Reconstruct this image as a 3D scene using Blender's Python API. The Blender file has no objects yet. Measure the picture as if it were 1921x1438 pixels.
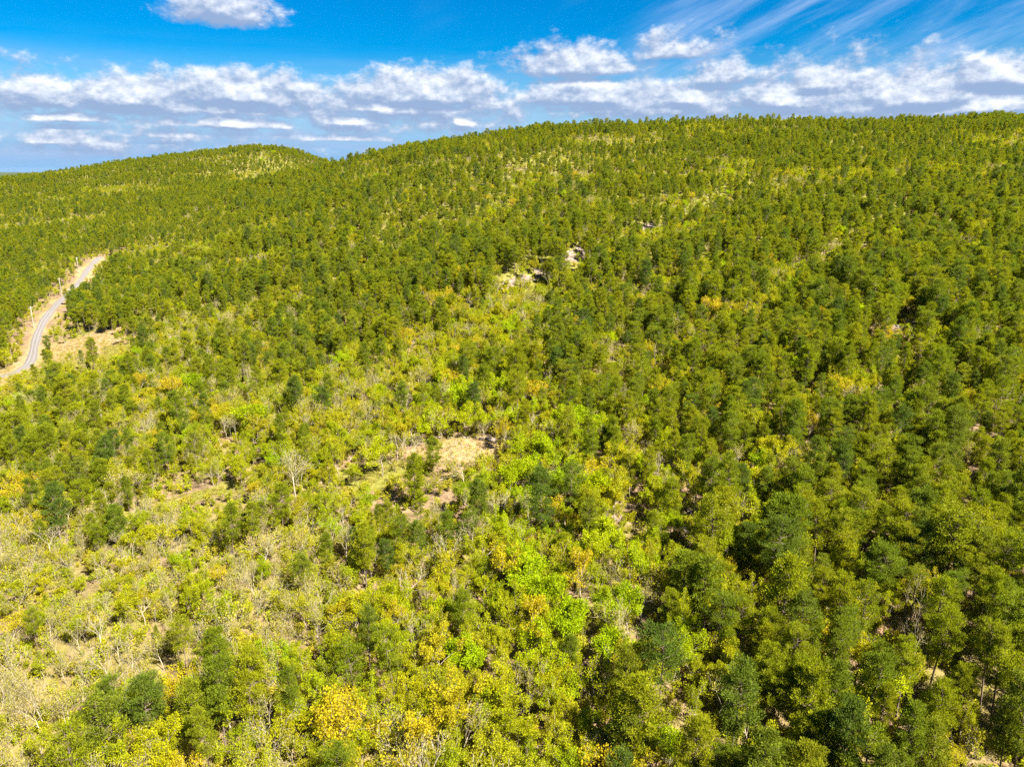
import bpy, math
import numpy as np

# ------------------------------------------------------------------ camera
scene = bpy.context.scene
C = scene.collection
CAM_Z = 75.0
PITCH = math.radians(16.75)
F, CX, CY = 1332.0, 960.5, 719.0            # focal length and centre in pixels of the 1921 px wide photograph
cam_data = bpy.data.cameras.new('camera')
cam = bpy.data.objects.new('camera', cam_data)
C.objects.link(cam)
cam.location = (0, 0, CAM_Z)
cam.rotation_euler = (math.pi / 2 - PITCH, 0, 0)
cam_data.sensor_fit = 'HORIZONTAL'
cam_data.sensor_width = 36.0
cam_data.lens = 36.0 * F / 1921.0
cam_data.clip_start = 0.5
cam_data.clip_end = 120000.0
scene.camera = cam

# ------------------------------------------------------------------ light
SUN_AZ = math.radians(131.0)                 # clockwise from the view direction (+Y)
SUN_EL = math.radians(49.0)
SKY_STRENGTH = 0.10
HAZE = 3.0e-6
EXPOSURE = 2.88
sun_data = bpy.data.lights.new('sun', 'SUN')
sun_data.energy = 3.7
sun_data.angle = math.radians(0.55)
sun_data.color = (1.0, 0.93, 0.80)
sun = bpy.data.objects.new('sun', sun_data)
C.objects.link(sun)
sun.rotation_euler = (math.pi / 2 - SUN_EL, 0, math.pi - SUN_AZ)
sun.location = (200, -80, 300)

scene.view_settings.view_transform = 'Standard'
scene.view_settings.look = 'None'
scene.view_settings.gamma = 1.0
scene.view_settings.use_curve_mapping = False
scene.view_settings.exposure = EXPOSURE
cy = scene.cycles
cy.max_bounces = 5
cy.diffuse_bounces = 4
cy.glossy_bounces = 1
cy.transmission_bounces = 3
cy.transparent_max_bounces = 4
cy.volume_bounces = 0
cy.caustics_reflective = False
cy.caustics_refractive = False
cy.use_denoising = False


# small wrapper so that shader maths can be written as expressions
class N:
    def __init__(self, nt, sock):
        self.nt, self.s = nt, sock

    def _m(self, op, *others, clamp=False):
        n = self.nt.nodes.new('ShaderNodeMath')
        n.operation = op
        n.use_clamp = clamp
        for i, o in enumerate((self,) + others):
            if isinstance(o, N):
                self.nt.links.new(o.s, n.inputs[i])
            else:
                n.inputs[i].default_value = o
        return N(self.nt, n.outputs[0])

    def __add__(self, o): return self._m('ADD', o)
    __radd__ = __add__
    def __sub__(self, o): return self._m('SUBTRACT', o)
    def __rsub__(self, o): return (self * -1.0) + o
    def __mul__(self, o): return self._m('MULTIPLY', o)
    __rmul__ = __mul__
    def __truediv__(self, o): return self._m('DIVIDE', o)
    def max(self, o): return self._m('MAXIMUM', o)
    def min(self, o): return self._m('MINIMUM', o)
    def clamp(self): return self._m('ADD', 0.0, clamp=True)
    def pow(self, e): return self._m('POWER', e)
    def sqrt(self): return self._m('SQRT')
    def abs(self): return self._m('ABSOLUTE')
    def exp(self): return self._m('EXPONENT')
    def smax(self, o, k): return self._m('SMOOTH_MAX', o, k)

    def step(self, a, b):                    # smoothstep, a may be above b
        n = self.nt.nodes.new('ShaderNodeMapRange')
        n.interpolation_type = 'SMOOTHSTEP'
        self.nt.links.new(self.s, n.inputs['Value'])
        lo, hi, t0, t1 = (a, b, 0.0, 1.0) if a < b else (b, a, 1.0, 0.0)
        n.inputs['From Min'].default_value = lo
        n.inputs['From Max'].default_value = hi
        n.inputs['To Min'].default_value = t0
        n.inputs['To Max'].default_value = t1
        return N(self.nt, n.outputs[0])


def combine(nt, x, y, z=0.0):
    n = nt.nodes.new('ShaderNodeCombineXYZ')
    for i, o in enumerate((x, y, z)):
        if isinstance(o, N):
            nt.links.new(o.s, n.inputs[i])
        else:
            n.inputs[i].default_value = o
    return N(nt, n.outputs[0])


def noise(nt, vec, scale, detail=4.0, rough=0.55, dist=0.0, dims='3D'):
    n = nt.nodes.new('ShaderNodeTexNoise')
    n.noise_dimensions = dims
    if vec is not None:
        nt.links.new(vec.s, n.inputs['Vector'])
    n.inputs['Scale'].default_value = scale
    n.inputs['Detail'].default_value = detail
    n.inputs['Roughness'].default_value = rough
    n.inputs['Distortion'].default_value = dist
    return N(nt, n.outputs['Fac'])


def mixc(nt, fac, a, b, mode='MIX'):
    n = nt.nodes.new('ShaderNodeMix')
    n.data_type = 'RGBA'
    n.blend_type = mode
    for sock, o in ((n.inputs['Factor'], fac), (n.inputs['A'], a), (n.inputs['B'], b)):
        pass
    ins = [s for s in n.inputs if s.enabled]
    for s, o in zip((ins[0], ins[1], ins[2]), (fac, a, b)):
        if isinstance(o, N):
            nt.links.new(o.s, s)
        elif isinstance(o, (int, float)):
            s.default_value = o
        else:
            s.default_value = (*o, 1.0)
    return N(nt, [s for s in n.outputs if s.enabled][0])


# ------------------------------------------------------------------ sky with clouds
world = bpy.data.worlds.new('World')
scene.world = world
world.use_nodes = True
wt = world.node_tree
wt.nodes.clear()
w_out = wt.nodes.new('ShaderNodeOutputWorld')
w_bg = wt.nodes.new('ShaderNodeBackground')
sky = wt.nodes.new('ShaderNodeTexSky')
sky.sky_type = 'NISHITA'
sky.sun_disc = False
sky.sun_elevation = SUN_EL
sky.sun_rotation = SUN_AZ
sky.altitude = 300.0
sky.air_density = 1.0
sky.dust_density = 0.3
sky.ozone_density = 2.5
hs = wt.nodes.new('ShaderNodeHueSaturation')
hs.inputs['Hue'].default_value = 0.508
hs.inputs['Saturation'].default_value = 1.9
hs.inputs['Value'].default_value = 0.182
wt.links.new(sky.outputs[0], hs.inputs['Color'])
sky_col = N(wt, hs.outputs[0])

tc = wt.nodes.new('ShaderNodeTexCoord')
sep = wt.nodes.new('ShaderNodeSeparateXYZ')
wt.links.new(tc.outputs['Generated'], sep.inputs[0])
dx, dy, dz = (N(wt, sep.outputs[i]) for i in range(3))
AZ = dx._m('ARCTAN2', dy) * (180 / math.pi)                 # degrees, + to the east of the view
EL = dz.max(-1.0).min(1.0)._m('ARCSINE') * (180 / math.pi)


def px_dir(u, v):
    """world direction of a photograph pixel"""
    a, b = (u - CX) / F, (v - CY) / F
    d = np.array([a, math.cos(PITCH) - b * math.sin(PITCH), -math.sin(PITCH) - b * math.cos(PITCH)])
    return d / np.linalg.norm(d)


def px_azel(u, v):
    d = px_dir(u, v)
    return math.degrees(math.atan2(d[0], d[1])), math.degrees(math.asin(d[2]))


# cumulus heaps: centre of the flat base (pixel), half width, height, weight
CUM = [(70, 190, 120, 55, .95), (245, 192, 130, 62, 1.0), (470, 186, 170, 66, 1.05), (800, 186, 170, 68, 1.1),
       (1085, 132, 150, 58, .85), (1090, 186, 130, 52, 1.0), (450, 206, 50, 24, .7), (440, 236, 150, 22, .7),
       (655, 232, 70, 18, .65), (880, 233, 36, 22, .95), (130, 224, 110, 22, .7), (110, 268, 70, 14, .65),
       (1350, 150, 70, 42, .72), (1460, 196, 160, 58, .95), (1700, 190, 200, 70, .95), (1880, 150, 120, 62, .95),
       (1270, 100, 90, 40, .5), (425, 20, 104, 90, .85), (1280, 190, 90, 42, .8), (1560, 160, 120, 44, .8),
       (720, 206, 120, 24, .7), (1850, 205, 120, 40, .9), (620, 262, 120, 12, .45), (300, 256, 160, 14, .4),
       (1620, 205, 420, 100, .62), (1250, 205, 260, 70, .6), (330, 205, 420, 62, .5), (790, 208, 240, 60, .55), (250, 270, 300, 60, .30), (760, 240, 260, 40, .3)]


def cloud_field(A, E):
    """soft field that is above 0 inside a cloud"""
    warp = noise(wt, combine(wt, A * 0.16, E * 0.34, 3.1), 1.0, 5.0, 0.58)
    big = noise(wt, combine(wt, A * 0.045, E * 0.10, 9.7), 1.0, 3.0, 0.5)
    A2 = A + (warp - 0.5) * 5.0
    f = None
    for u, v, hw, h, wgt in CUM:
        a0, e0 = px_azel(u, v)
        a1, _ = px_azel(u + hw, v)
        _, e1 = px_azel(u, v - h)
        x = (A2 - a0) * (1.0 / (a1 - a0))
        e = (E - e0) * (1.0 / (e1 - e0))
        y = e.max(e * -3.2)                                  # flat base, rounded top
        g = (1.0 - (x * x + y * y).sqrt()) * wgt
        f = g if f is None else f.max(g)
    # the same kind of row goes on all round outside the frame
    row = ((E - 5.6) * 0.62)
    row = (row * row * -1.0).exp() * 1.5 - 1.15 + (big - 0.42) * 2.2
    row = row * (A.abs().step(33.0, 40.0)) - (1.0 - A.abs().step(33.0, 40.0)) * 0.9
    f = f.max(row)
    return f, warp, big


def puff(A, E):
    f, warp, big = cloud_field(A, E)
    n1 = noise(wt, combine(wt, A * 0.52, E * 0.80, 1.3), 1.0, 6.0, 0.62)
    return f + (n1 - 0.5) * 1.45 + 0.17


D0 = puff(AZ, EL)
D1 = puff(AZ + 0.20, EL + 0.48)                              # a step towards the light: denser there means shade here
alpha = D0.step(-0.02, 0.48)
lit = ((D0 - D1) * 1.3 + noise(wt, combine(wt, AZ * 0.3, EL * 0.9, 4.4), 1.0, 4.0, 0.6) * 0.5 - 0.25).step(-0.30, 0.95)
cloud_col = mixc(wt, lit, (0.45, 0.62, 0.96), (1.70, 1.72, 1.75))
# thin cirrus streaks, stronger towards the east
sx = AZ * 0.80 + EL * 0.6
sy = EL * 1.0 - AZ * 0.42
c1 = noise(wt, combine(wt, sx * 0.05, sy * 0.34, 5.0), 1.0, 6.0, 0.62, 0.3)
c2 = noise(wt, combine(wt, AZ * 0.05, EL * 0.10, 2.0), 1.0, 2.0, 0.5)
cirrus = c1.step(0.42, 0.75) * (c2 + (AZ * 0.04).clamp() * 0.22).step(0.50, 0.68) * EL.step(3.0, 7.5) * AZ.step(-8.0, 6.0) * 0.72
veil = (EL.step(9.5, 0.0)) * noise(wt, combine(wt, AZ * 0.08, EL * 0.85, 8.0), 1.0, 4.0, 0.55).step(0.38, 0.70) * 0.85
veil = veil * EL.step(-1.0, 1.2)
low = EL.step(8.0, 0.5) * 0.92
base = mixc(wt, low, sky_col, (0.28, 0.67, 1.24))
base = mixc(wt, veil, base, (0.58, 0.79, 1.18))
base = mixc(wt, cirrus, base, (0.74, 0.97, 1.42))
final = mixc(wt, alpha * 0.95, base, cloud_col)
wt.links.new(final.s, w_bg.inputs['Color'])
w_bg.inputs['Strength'].default_value = SKY_STRENGTH
# plain sky higher up, where these low clouds end
w_hi = wt.nodes.new('ShaderNodeBackground')
wt.links.new(sky_col.s, w_hi.inputs['Color'])
w_hi.inputs['Strength'].default_value = SKY_STRENGTH
w_mix = wt.nodes.new('ShaderNodeMixShader')
hi = EL.step(20.0, 24.0).max(EL.step(-2.0, -4.0))
wt.links.new(hi.s, w_mix.inputs[0])
wt.links.new(w_bg.outputs[0], w_mix.inputs[1])
wt.links.new(w_hi.outputs[0], w_mix.inputs[2])
wt.links.new(w_mix.outputs[0], w_out.inputs[0])
world.cycles.sampling_method = 'MANUAL'
world.cycles.sample_map_resolution = 256


# ------------------------------------------------------------------ materials
def new_mat(name):
    m = bpy.data.materials.new(name)
    m.use_nodes = True
    nt = m.node_tree
    nt.nodes.clear()
    out = nt.nodes.new('ShaderNodeOutputMaterial')
    return m, nt, out


def leaf_mat(name, cols, trans=0.35, noise_scale=0.5, tcol=1.25):
    """cols: colours picked at random per tree, blended, with finer variation inside one crown"""
    m, nt, out = new_mat(name)
    info = nt.nodes.new('ShaderNodeObjectInfo')
    ramp = nt.nodes.new('ShaderNodeValToRGB')
    nt.links.new(info.outputs['Random'], ramp.inputs['Fac'])
    cr = ramp.color_ramp
    for i, c in enumerate(cols):
        p = i / (len(cols) - 1)
        e = cr.elements[i] if i < 2 else cr.elements.new(p)
        e.position = p
        e.color = (*c, 1)
    geo = nt.nodes.new('ShaderNodeNewGeometry')
    pos = N(nt, geo.outputs['Position'])
    n1 = noise(nt, pos, noise_scale, 2.0, 0.6)
    isl = N(nt, geo.outputs['Random Per Island'])
    k = (n1 - 0.5) * 1.1 + 1.0 + (isl - 0.5) * 0.5
    col = mixc(nt, 1.0, N(nt, ramp.outputs[0]), combine(nt, k, k, k), 'MULTIPLY')
    d = nt.nodes.new('ShaderNodeBsdfDiffuse')
    t = nt.nodes.new('ShaderNodeBsdfTranslucent')
    nt.links.new(col.s, d.inputs['Color'])
    tc_ = mixc(nt, 1.0, col, (tcol, tcol, tcol * 0.6), 'MULTIPLY')
    nt.links.new(tc_.s, t.inputs['Color'])
    mx = nt.nodes.new('ShaderNodeMixShader')
    mx.inputs[0].default_value = trans
    nt.links.new(d.outputs[0], mx.inputs[1])
    nt.links.new(t.outputs[0], mx.inputs[2])
    nt.links.new(mx.outputs[0], out.inputs[0])
    return m


def bark_mat(name, a, b, scale=1.5):
    m, nt, out = new_mat(name)
    info = nt.nodes.new('ShaderNodeObjectInfo')
    geo = nt.nodes.new('ShaderNodeNewGeometry')
    n1 = noise(nt, N(nt, geo.outputs['Position']), scale, 4.0, 0.65)
    f = (n1 * 1.3 + N(nt, info.outputs['Random']) * 0.5 - 0.4).clamp()
    col = mixc(nt, f, a, b)
    p = nt.nodes.new('ShaderNodeBsdfPrincipled')
    nt.links.new(col.s, p.inputs['Base Color'])
    p.inputs['Roughness'].default_value = 0.9
    p.inputs['Specular IOR Level'].default_value = 0.15
    nt.links.new(p.outputs[0], out.inputs[0])
    return m


M = {
    'pine_leaf': leaf_mat('pine_needles', [(.134, .170, .009), (.196, .214, .008), (.110, .152, .013), (.230, .234, .009), (.078, .118, .018), (.164, .195, .008), (.206, .217, .009), (.104, .147, .012)], .48),
    'oak_leaf': leaf_mat('young_oak_leaves', [(.265, .290, .008), (.315, .296, .009), (.238, .280, .007), (.335, .290, .014), (.205, .255, .007), (.295, .290, .012)], .52),
    'bare_leaf': leaf_mat('opening_buds', [(.27, .255, .03), (.29, .25, .05), (.25, .25, .02), (.28, .25, .04)], .48),
    'lime_leaf': leaf_mat('fresh_green_leaves', [(.255, .335, .007), (.300, .345, .007), (.225, .310, .008), (.315, .340, .008)], .52),
    'gold_leaf': leaf_mat('golden_catkins', [(.36, .300, .010), (.37, .288, .014), (.34, .300, .009)], .50),
    'cedar_leaf': leaf_mat('cedar_foliage', [(.135, .160, .011), (.170, .185, .011), (.190, .190, .012)], .42),
    'shrub_leaf': leaf_mat('shrub_leaves', [(.30, .285, .010), (.24, .265, .008), (.32, .26, .03), (.21, .25, .008), (.31, .285, .02)], .48),
    'grass_leaf': leaf_mat('dry_grass_blades', [(.26, .23, .045), (.29, .235, .07), (.23, .23, .03)], .40),
    'pine_bark': bark_mat('pine_bark', (.065, .048, .037), (.16, .12, .093)),
    'oak_bark': bark_mat('oak_bark', (.135, .11, .078), (.27, .23, .165)),
    'pale_bark': bark_mat('pale_bark', (.16, .133, .092), (.31, .27, .20)),
    'pole_wood': bark_mat('pole_wood', (.17, .15, .13), (.28, .255, .225)),
    'steel': bark_mat('galvanised_steel', (.25, .26, .27), (.35, .35, .35)),
    'rock': bark_mat('sandstone', (.09, .07, .058), (.22, .18, .155), 0.9),
}

# ------------------------------------------------------------------ terrain
# canopy points: photograph pixel -> forward distance in metres, judged from crown sizes and from the ground line
COLS = {
    -350: [(1438, 62), (1200, 82), (1000, 110), (850, 147), (700, 210), (600, 300), (500, 420), (400, 620), (350, 770), (334, 900)],
    0:    [(1438, 62), (1200, 82), (1000, 110), (850, 146), (700, 206), (600, 290), (500, 400), (400, 600), (350, 760), (329, 880)],
    200:  [(1438, 62), (1200, 81), (1000, 109), (850, 141), (700, 195), (600, 262), (500, 365), (400, 560), (340, 740), (299, 880)],
    400:  [(1438, 62), (1200, 81), (1000, 108), (850, 137), (700, 185), (600, 240), (500, 310), (420, 420), (350, 640), (310, 780), (279, 900)],
    520:  [(1438, 62), (1200, 81), (1000, 107), (850, 135), (700, 180), (600, 228), (500, 290), (400, 392), (345, 490), (302, 810), (266, 900)],
    630:  [(1438, 62), (1200, 81), (1000, 107), (850, 134), (700, 177), (600, 220), (500, 275), (400, 355), (330, 460), (293, 560)],
    960:  [(1438, 62), (1200, 81), (1000, 106), (850, 131), (700, 168), (600, 203), (500, 248), (400, 315), (300, 420), (232, 560)],
    1300: [(1438, 62), (1200, 80), (1000, 104), (850, 128), (700, 162), (600, 194), (500, 236), (400, 300), (300, 410), (240, 530), (214, 630)],
    1600: [(1438, 61), (1200, 79), (1000, 102), (850, 124), (700, 155), (600, 186), (500, 228), (400, 292), (300, 405), (240, 530), (213, 640)],
    1921: [(1438, 60), (1200, 77), (1000, 99), (850, 120), (700, 150), (600, 180), (500, 222), (400, 288), (300, 405), (240, 530), (216, 650)],
    2300: [(1438, 60), (1200, 77), (1000, 99), (850, 120), (700, 150), (600, 180), (500, 222), (400, 288), (300, 405), (240, 540), (222, 650)],
}
CANOPY = 9.0
pts = []


def add_pt(x, y, z):
    pts.append((x, y, z))


for u, col in COLS.items():
    for v, yy in col:
        d = px_dir(u, v)
        s = yy / d[1]
        add_pt(d[0] * s, yy, CAM_Z + d[2] * s - CANOPY)
    d = px_dir(u, col[-1][0])
    s = col[-1][1] / d[1]
    xr, zr = d[0] * s, CAM_Z + d[2] * s - CANOPY
    yr = col[-1][1]
    far_drop = [(1.16, -6), (1.45, -45)] if u > 630 else [(1.12, -8), (1.35, -40)]
    if u == 630:
        far_drop = [(1.12, -8), (1.25, -23), (1.50, -12), (1.66, -4), (1.9, -40)]
    for k, dzr in far_drop:
        add_pt(xr * k, yr * k, zr + dzr)
for a in (-0.9, -0.45, 0, 0.45, 0.9):
    add_pt(a * 45, 30, 4.0)
    add_pt(a * 60, -60, 2.0)
    add_pt(a * 2600, 2400, -60.0)
P = np.array(pts)


def warp_xy(x, y):
    yy = np.maximum(y, 5.0) + 60.0
    return 2.2 * x / yy, 2.0 * np.log(yy / 60.0)


def tps(r2):
    return 0.5 * r2 * np.log(r2 + 1e-9)


pa, pb = warp_xy(P[:, 0], P[:, 1])
n_p = len(P)
K = tps((pa[:, None] - pa) ** 2 + (pb[:, None] - pb) ** 2) + np.eye(n_p) * 0.004
Q = np.stack([np.ones(n_p), pa, pb], 1)
sol = np.linalg.solve(np.block([[K, Q], [Q.T, np.zeros((3, 3))]]), np.concatenate([P[:, 2], np.zeros(3)]))


def raw_height(x, y):
    a, b = warp_xy(x, y)
    out = np.zeros_like(a)
    flat_a, flat_b, flat_o = a.ravel(), b.ravel(), out.ravel()
    for i in range(0, flat_a.size, 40000):
        sl = slice(i, i + 40000)
        r2 = (flat_a[sl, None] - pa) ** 2 + (flat_b[sl, None] - pb) ** 2
        flat_o[sl] = tps(r2) @ sol[:n_p] + sol[n_p] + sol[n_p + 1] * flat_a[sl] + sol[n_p + 2] * flat_b[sl]
    return out


def lattice_noise(x, y, cell, seed):
    g = np.random.default_rng(seed).random((512, 512))
    fx, fy = x / cell + 200.3, y / cell + 200.7
    ix, iy = np.floor(fx).astype(int), np.floor(fy).astype(int)
    tx, ty = fx - ix, fy - iy
    tx, ty = tx * tx * (3 - 2 * tx), ty * ty * (3 - 2 * ty)
    q = lambda i, j: g[(iy + j) % 512, (ix + i) % 512]
    return (q(0, 0) * (1 - tx) + q(1, 0) * tx) * (1 - ty) + (q(0, 1) * (1 - tx) + q(1, 1) * tx) * ty


def fbm(x, y, cell, seed, octs=3):
    s, a, t = 0.0, 1.0, 0.0
    for o in range(octs):
        s = s + a * lattice_noise(x, y, cell / 2 ** o, seed + o)
        t += a
        a *= 0.5
    return s / t


GX0, GX1, GY0, GY1, GS = -1500.0, 1500.0, -100.0, 1900.0, 5.0
gx = np.arange(GX0, GX1 + 0.1, GS)
gy = np.arange(GY0, GY1 + 0.1, GS)
MX, MY = np.meshgrid(gx, gy)
HG = raw_height(MX, MY)
amp = np.clip((MY - 60) / 300, 0, 1)
HG += (fbm(MX, MY, 90, 11) - 0.5) * (2.0 + 7.0 * amp)
HG += (fbm(MX, MY, 28, 21) - 0.5) * 1.6
HG = np.maximum(HG, -58.0)


def grid_h(x, y):
    fx = np.clip((np.asarray(x, float) - GX0) / GS, 0, len(gx) - 1.001)
    fy = np.clip((np.asarray(y, float) - GY0) / GS, 0, len(gy) - 1.001)
    ix, iy = fx.astype(int), fy.astype(int)
    tx, ty = fx - ix, fy - iy
    return ((HG[iy, ix] * (1 - tx) + HG[iy, ix + 1] * tx) * (1 - ty)
            + (HG[iy + 1, ix] * (1 - tx) + HG[iy + 1, ix + 1] * tx) * ty)


def ground_at(u, v, extra=0.0):
    """where the ray through a pixel meets the ground (raised by extra)"""
    d = px_dir(u, v)
    s = np.arange(30.0, 1400.0, 0.5)
    x, y, z = d[0] * s, d[1] * s, CAM_Z + d[2] * s
    hit = np.nonzero(z <= grid_h(x, y) + extra)[0]
    i = hit[0] if len(hit) else len(s) - 1
    return np.array([x[i], y[i], float(grid_h(x[i], y[i]))])


# a low rock bluff across the middle of the slope: a step in the ground
BLUFF_PX = [(905, 565), (940, 540), (985, 520), (1035, 498), (1080, 478), (1130, 455), (1190, 437), (1240, 418), (1290, 398)]
bluff = np.array([ground_at(u, v) for u, v in BLUFF_PX])


def seg_dist(x, y, line):
    best = np.full(np.shape(x), 1e9)
    side = np.zeros(np.shape(x))
    for a, b in zip(line[:-1], line[1:]):
        dx_, dy_ = b[0] - a[0], b[1] - a[1]
        L2 = dx_ * dx_ + dy_ * dy_
        t = np.clip(((x - a[0]) * dx_ + (y - a[1]) * dy_) / L2, 0, 1)
        qx, qy = x - a[0] - t * dx_, y - a[1] - t * dy_
        d_ = np.hypot(qx, qy)
        sg = np.where(dx_ * qy - dy_ * qx >= 0, 1.0, -1.0)
        side = np.where(d_ < best, sg, side)
        best = np.minimum(best, d_)
    return best, side


bd, bs = seg_dist(MX, MY, bluff)
sd = bd * bs
fade = np.exp(-(bd / 26.0) ** 2)
HG += np.tanh(sd / 4.0) * 2.0 * fade


def H(x, y):
    return grid_h(x, y)


# road and clearings, from where they touch the ground
ROAD_PX = [(-110, 722), (-40, 716), (20, 708), (58, 690), (62, 662), (67, 638), (77, 610), (92, 587), (106, 572), (118, 560), (133, 546), (148, 532), (160, 512), (172, 497), (180, 488), (190, 481)]
rp = np.array([ground_at(u, v)[:2] for u, v in ROAD_PX])


def smooth_line(p, step=2.0, it=40):
    d_ = np.concatenate([[0], np.cumsum(np.hypot(*np.diff(p, axis=0).T))])
    t = np.arange(0, d_[-1], step)
    q = np.stack([np.interp(t, d_, p[:, 0]), np.interp(t, d_, p[:, 1])], 1)
    for _ in range(it):
        q[1:-1] = q[1:-1] * 0.5 + (q[:-2] + q[2:]) * 0.25
    return q


road = smooth_line(rp)
rd_, _ = seg_dist(MX, MY, road[::3])
# level the ground under the road
near = rd_ < 30
road_z = grid_h(road[:, 0], road[:, 1])
for _ in range(60):
    road_z[1:-1] = road_z[1:-1] * 0.5 + (road_z[:-2] + road_z[2:]) * 0.25
iy_, ix_ = np.nonzero(near)
dd = np.hypot(MX[iy_, ix_][:, None] - road[:, 0], MY[iy_, ix_][:, None] - road[:, 1])
j_ = dd.argmin(1)
wgt_ = np.clip(1.3 - dd.min(1) / 14.0, 0, 1)
HG[iy_, ix_] = HG[iy_, ix_] * (1 - wgt_) + road_z[j_] * wgt_

# clearings: pixel ellipse of what the photograph shows open (u, v, half width, half height, kind)
CLEAR = [(872, 843, 70, 21, 'sand'), (700, 893, 66, 27, 'grass'), (847, 902, 22, 11, 'grass'), (382, 928, 100, 8, 'grass'),
         (168, 644, 82, 20, 'sand'), (160, 670, 62, 14, 'grass'), (790, 850, 30, 14, 'sand'),
         (1700, 612, 26, 7, 'rock'), (1185, 970, 15, 14, 'sand'), (1285, 985, 10, 18, 'rock'), (1675, 1175, 26, 7, 'sand'),
         (962, 533, 17, 6, 'rock'), (1078, 480, 14, 6, 'rock'), (1014, 514, 8, 4, 'rock'), (1222, 430, 5, 3, 'rock'), (990, 524, 7, 4, 'rock'),
         (418, 828, 22, 7, 'sand'), (160, 512, 16, 12, 'sand'), (36, 690, 12, 13, 'sand'), (6, 716, 9, 14, 'sand')]


def clear_world(u, v, a, b):
    c = ground_at(u, v)
    l, r = ground_at(u - a, v), ground_at(u + a, v)
    n_, f_ = ground_at(u, v + b), ground_at(u, v - b)
    return c, max(np.hypot(*(r - l)[:2]) / 2, 2), max(np.hypot(*(f_ - n_)[:2]) / 2, 2)


clear_w = [(*clear_world(u, v, a, b), kind) for u, v, a, b, kind in CLEAR]


def clear_mask(x, y, kind, grow=1.0):
    m = np.zeros(np.shape(x))
    wob = (fbm(x, y, 5.0, 77) - 0.5) * 0.9
    for c, ra, rb, k in clear_w:
        if k != kind:
            continue
        ang = math.atan2(c[0], c[1])
        lx, ly = x - c[0], y - c[1]
        p = lx * math.cos(ang) - ly * math.sin(ang)
        q = lx * math.sin(ang) + ly * math.cos(ang)
        r = np.hypot(p / (ra * grow), q / (rb * grow)) + wob
        m = np.maximum(m, np.clip((1.25 - r) / 0.4, 0, 1))
    return m


def project(x, y, z):
    """world point to photograph pixel"""
    zz = z - CAM_Z
    f_ = y * math.cos(PITCH) - zz * math.sin(PITCH)
    up_ = y * math.sin(PITCH) + zz * math.cos(PITCH)
    f_ = np.maximum(f_, 0.1)
    return CX + F * x / f_, CY - F * up_ / f_, f_


# ------------------------------------------------------------------ mesh helpers
def make_mesh(name, verts, faces, mats, mat_index=None, smooth=False):
    me = bpy.data.meshes.new(name)
    me.from_pydata([tuple(v) for v in verts] if not isinstance(verts, np.ndarray) else verts.tolist(), [], faces if isinstance(faces, list) else faces.tolist())
    for m in mats:
        me.materials.append(m)
    if mat_index is not None:
        me.polygons.foreach_set('material_index', np.asarray(mat_index, dtype=np.int32))
    if smooth:
        me.polygons.foreach_set('use_smooth', np.ones(len(me.polygons), dtype=bool))
    me.update()
    return me


def link(name, data, parent=None, loc=None):
    o = bpy.data.objects.new(name, data)
    C.objects.link(o)
    if parent is not None:
        o.parent = parent
    if loc is not None:
        o.location = loc
    return o


def tag(o, label=None, cat=None, group=None, kind=None):
    if label: o['label'] = label
    if cat: o['category'] = cat
    if group: o['group'] = group
    if kind: o['kind'] = kind
    return o


# ------------------------------------------------------------------ ground
xs = np.concatenate([np.arange(-1400, -300, 12.0), np.arange(-300, 260, 2.5), np.arange(260, 1401, 12.0)])
ys = np.concatenate([np.arange(-90, 440, 2.5), np.arange(440, 1800, 10.0)])
TX, TY = np.meshgrid(xs, ys)
TZ = H(TX, TY)
nx, ny = len(xs), len(ys)
verts = np.stack([TX, TY, TZ], -1).reshape(-1, 3)
ii = (np.arange(ny - 1)[:, None] * nx + np.arange(nx - 1)).ravel()
faces = np.stack([ii, ii + 1, ii + nx + 1, ii + nx], 1)

m, nt, out = new_mat('forest_floor')
geo = nt.nodes.new('ShaderNodeNewGeometry')
pos = N(nt, geo.outputs['Position'])
at = nt.nodes.new('ShaderNodeAttribute')
at.attribute_name = 'cover'
sp = nt.nodes.new('ShaderNodeSeparateColor')
nt.links.new(at.outputs['Color'], sp.inputs[0])
cs, cg, ck = (N(nt, sp.outputs[i]) for i in range(3))
n1 = noise(nt, pos, 0.09, 5.0, 0.62)
n2 = noise(nt, pos, 0.9, 5.0, 0.68)
n3 = noise(nt, pos, 3.2, 3.0, 0.6)
litter = mixc(nt, n2.step(0.32, 0.70), (.075, .049, .029), (.205, .142, .085))
litter = mixc(nt, n1.step(0.44, 0.62) * 0.65, litter, (.15, .130, .03))
sand = mixc(nt, n2.step(0.34, 0.66), (.165, .103, .050), (.245, .175, .090))
sand = mixc(nt, n3.step(0.55, 0.70) * 0.6, sand, (.16, .14, .04))
sand = mixc(nt, noise(nt, pos, 0.35, 4.0, 0.6).step(0.52, 0.66) * 0.75, sand, (.24, .135, .085))
grass = mixc(nt, n2.step(0.35, 0.68), (.085, .088, .014), (.17, .155, .034))
rock = mixc(nt, n2.step(0.36, 0.62), (.085, .062, .050), (.185, .148, .127))
col = mixc(nt, (cg + (n3 - 0.5) * 0.5).step(0.3, 0.7), litter, grass)
col = mixc(nt, (cs + (n3 - 0.5) * 0.5).step(0.3, 0.7), col, sand)
col = mixc(nt, (ck + (n3 - 0.5) * 0.5).step(0.3, 0.7), col, rock)
p = nt.nodes.new('ShaderNodeBsdfPrincipled')
nt.links.new(col.s, p.inputs['Base Color'])
p.inputs['Roughness'].default_value = 0.95
p.inputs['Specular IOR Level'].default_value = 0.1
bump = nt.nodes.new('ShaderNodeBump')
bump.inputs['Strength'].default_value = 0.7
bump.inputs['Distance'].default_value = 0.35
nt.links.new((n2 * 0.7 + n3 * 0.3).s, bump.inputs['Height'])
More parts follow.
